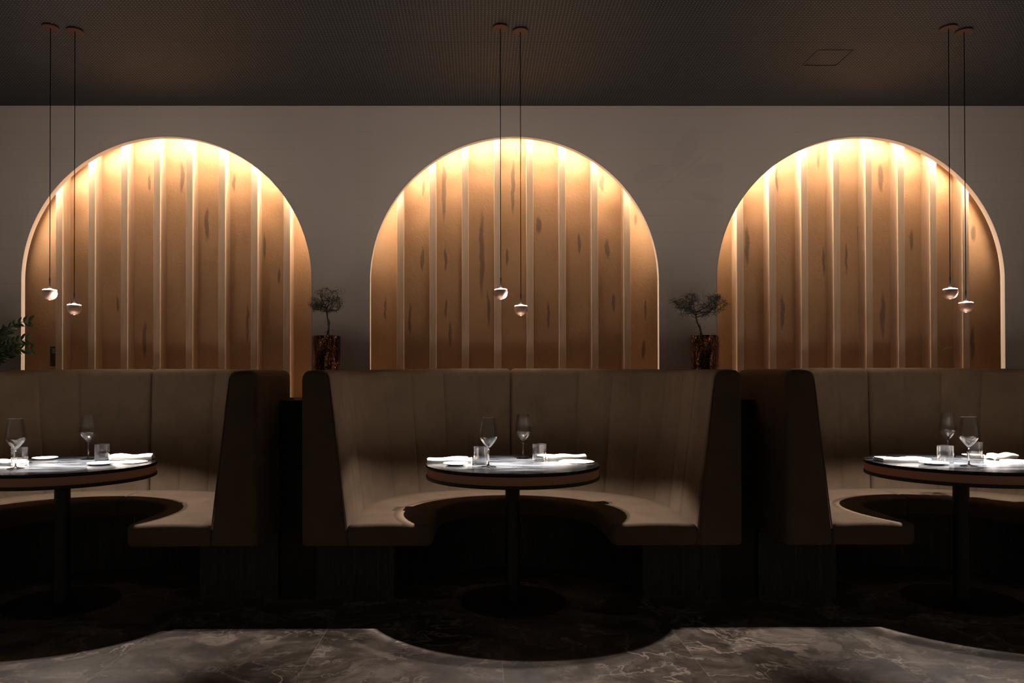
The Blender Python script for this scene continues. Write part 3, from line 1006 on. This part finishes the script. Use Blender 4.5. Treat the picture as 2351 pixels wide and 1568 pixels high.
for r, x, y, l in [
    (.098, .545, 3.985, 'thin pale stone coaster at the right edge of the middle table'),
    (.082, -1.935, 4.012, 'thin pale stone coaster on the right of the left table, before the rolled napkin'),
    (.092, 2.990, 3.945, 'thin pale stone coaster on the right table, cut by the right edge of the photo')]:
    o = stone_mat(r, int(x * 10)); o.location = (x, y, ZT)
    tag(o, l, 'coaster', GS)

# ------------------------------------------------------------------ plants
def pot_bm(R=.094, H=.415):
    bm = bmesh.new()
    prof = [(0, 0), (R * .90, 0), (R * .93, .006)] + [(R * (.93 + .07 * k / 10), .006 + (H - .010) * k / 10) for k in range(1, 11)]
    prof += [(R * .985, H), (R * .95, H - .002), (R * .93, H * .9), (R * .9, H - .06), (0, H - .06)]
    lathe(bm, prof, 64)
    return bm
def soil_bm(R, z):
    bm = bmesh.new(); lathe(bm, [(0, z), (R, z), (R * .9, z + .006), (0, z + .009)], 32)
    return bm

def grow_tree(seed, lean, crown_c, crown_r, ntw):
    """twisted corkscrew shrub: a leaning trunk, main boughs, then many curling twigs"""
    rnd = random.Random(seed)
    tr, tw = bmesh.new(), bmesh.new()
    base = Vector((0, 0, 0))
    top = Vector(crown_c) - Vector((0, 0, crown_r[2] * .6))
    pts = []
    for k in range(13):
        f = k / 12
        p = base.lerp(top, f) + Vector((math.sin(f * 7 + seed) * .006 + lean * math.sin(f * PI) * .02, math.cos(f * 9) * .006, 0))
        pts.append(p)
    tube(tr, pts, [.0080 - .0035 * k / 12 for k in range(13)], 7)
    pts2 = [p + Vector((.008 * math.cos(i * .9), .008 * math.sin(i * .9), 0)) for i, p in enumerate(pts[:10])]
    tube(tr, pts2, [.0045 - .0022 * k / 9 for k in range(10)], 6)
    tips = []
    def walk(p, d, n, step, r0, curl, keep):
        path = [p.copy()]
        d = d.normalized()
        ax = Vector((rnd.gauss(0, 1), rnd.gauss(0, 1), rnd.gauss(0, 1))).normalized()
        for i in range(n):
            if rnd.random() < .25: ax = Vector((rnd.gauss(0, 1), rnd.gauss(0, 1), rnd.gauss(0, 1))).normalized()
            d = (Matrix.Rotation(rnd.uniform(.3, 1) * curl, 3, ax) @ d).normalized()
            q = p + d * step
            e = Vector(((q.x - crown_c[0]) / crown_r[0], (q.y - crown_c[1]) / crown_r[1], (q.z - crown_c[2]) / crown_r[2]))
            if keep and e.length > 1.0:
                d = (d - e.normalized() * .8).normalized()
                q = p + d * step
            p = q; path.append(p.copy())
        tube(tw, path, [max(r0 * (1 - .55 * k / n), .0006) for k in range(n + 1)], 4, cap=False)
        return path
    boughs = []
    for k in range(11):
        a = 2 * PI * k / 11 + rnd.uniform(-.2, .2)
        d = Vector((math.cos(a) * crown_r[0] * 5, math.sin(a) * crown_r[1] * 5, rnd.uniform(.1, .9)))
        st = pts[rnd.choice((9, 10, 11, 12, 12))]
        boughs.append(walk(st, d, 11, crown_r[0] * .095, .0026, .35, True))
    subs = []
    for k in range(ntw):
        b = rnd.choice(boughs); st = b[rnd.randrange(3, len(b))]
        d = Vector((rnd.gauss(0, 1), rnd.gauss(0, 1), rnd.gauss(.2, .9)))
        subs.append(walk(st, d, rnd.randrange(8, 15), .0085, .0014, .75, True))
    for k in range(int(ntw * 1.1)):
        b = rnd.choice(subs); st = b[rnd.randrange(3, len(b))]
        d = Vector((rnd.gauss(0, 1), rnd.gauss(0, 1), rnd.gauss(0, .8)))
        walk(st, d, rnd.randrange(6, 12), .0065, .0010, .85, False)
    for k in range(14):    # stray shoots on the trunk
        st = pts[rnd.randrange(2, 11)]
        d = Vector((rnd.gauss(0, 1), rnd.gauss(0, 1), rnd.gauss(.3, .4)))
        walk(st, d, rnd.randrange(6, 11), .0075, .0010, .8, False)
    return tr, tw

for name, x, y, lab, seed, lean, cc, cr, nt_ in [
    ('potted_tree', -1.028, 4.865, 'bare twiggy tree in a copper pot between the left and middle arches', 5, .4, (.004, 0, .300), (.140, .11, .085), 140),
    ('potted_tree', 1.541, 4.870, 'bare leaning twiggy tree in a copper pot between the middle and right arches', 11, -.6, (-.055, 0, .265), (.215, .12, .085), 230)]:
    t = thing(name, lab, 'potted tree', (x, y, 1.0955), 0, 'twiggy trees in copper pots')
    p = obj('pot', pot_bm(), M['pot'], t, True, angle=60); p['label'] = 'speckled dark copper pot'
    obj('soil', soil_bm(.085, .352), M['soil'], t)
    a, b = grow_tree(seed, lean, cc, cr, nt_)
    tr_ = obj('trunk', a, M['bark'], t, True, loc=(0, 0, .36)); obj('twigs', b, M['bark'], tr_, True)

def leafy_plant():
    rnd = random.Random(3)
    t = thing('leafy_plant', 'dark green glossy leafy plant behind the left booth at the left edge of the photo', 'potted plant', (-3.345, 4.82, 1.0955))
    bm = bmesh.new(); lathe(bm, [(0, 0), (.085, 0), (.10, .14), (.102, .15), (.096, .15), (.092, .13), (0, .13)], 40)
    obj('pot', bm, M['planter'], t, True, angle=50)
    lf = bmesh.new(); st = bmesh.new()
    stems = [(.33, .0, .385, 0), (.20, -.04, .30, .1), (.12, .03, .24, -.2), (.30, .02, .26, .3), (-.05, -.05, .28, 0), (-.22, .0, .24, 0), (.27, -.05, .19, .2), (.36, -.02, .20, -.1), (.06, -.06, .20, 0), (.17, -.08, .17, 0)]
    for dx, dy, h, tw in stems:
        P = []
        for k in range(13):
            f = k / 12
            P.append(Vector((dx * f ** 1.25, dy * f, .13 + (h - .0) * math.sin(f * PI * .5 + 0) ** .9)))
        tube(st, P, [.0045 - .0025 * k / 12 for k in range(13)], 6)
        for k in range(3, 13):
            for s in (-1, 1):
                p = P[k]; d = (P[k] - P[k - 1]).normalized()
                sd = d.cross(Vector((0, 1, 0))).normalized() * s
                L = rnd.uniform(.055, .075) * (1 - .25 * (k / 12)); W = L * .24
                dirv = (sd * .85 + d * .6 + Vector((0, rnd.uniform(-.5, .5), rnd.uniform(-.1, .2)))).normalized()
                nrm = dirv.cross(Vector((rnd.uniform(-.5, .5), 1, rnd.uniform(-.6, .6)))).normalized()
                up = dirv.cross(nrm).normalized()
                rows = []
                for q in range(7):
                    g = q / 6
                    w = W * math.sin(PI * min(g * .96 + .02, 1)) ** .75
                    c = p + dirv * L * g + up * (-.010 * g * g)
                    rows.append([lf.verts.new(c + nrm * w + up * .0018), lf.verts.new(c - up * .0012), lf.verts.new(c - nrm * w + up * .0018)])
                for r0, r1 in zip(rows, rows[1:]):
                    for q in range(2): lf.faces.new((r0[q], r0[q + 1], r1[q + 1], r1[q]))
    obj('stems', st, M['leaf'], t, True)
    o = obj('leaves', lf, M['leaf'], t, True)
    o.modifiers.new('t', 'SOLIDIFY').thickness = 0.0008
leafy_plant()

# ------------------------------------------------------------------ small fittings on the niche panel
t = thing('wall_controller', 'narrow black control box on the orange panel inside the left arch', 'control box', (-3.072, YB1, 1.39))
bm = bmesh.new(); box(bm, -.022, .022, -.030, -.0005, -.072, .072, .003)
obj('housing', bm, M['black_plastic'], t)
bm = bmesh.new(); box(bm, -.006, .016, -.0315, -.0303, .022, .058)
o = obj('display', bm, M['grey_plastic'], t); o['label'] = 'small grey display'
bm = bmesh.new()
tube(bm, [(3.388, YB1 - .012, 1.424), (3.394, YB1 - .016, 1.436), (3.406, YB1 - .018, 1.444), (3.424, YB1 - .018, 1.446), (3.446, YB1 - .014, 1.449), (3.463, YB1 + .001, 1.453)], .0012, 6)
tag(obj('loose_wire', bm, M['white_wire']), 'short pale curved wire sticking out of the panel inside the right arch', 'wire')
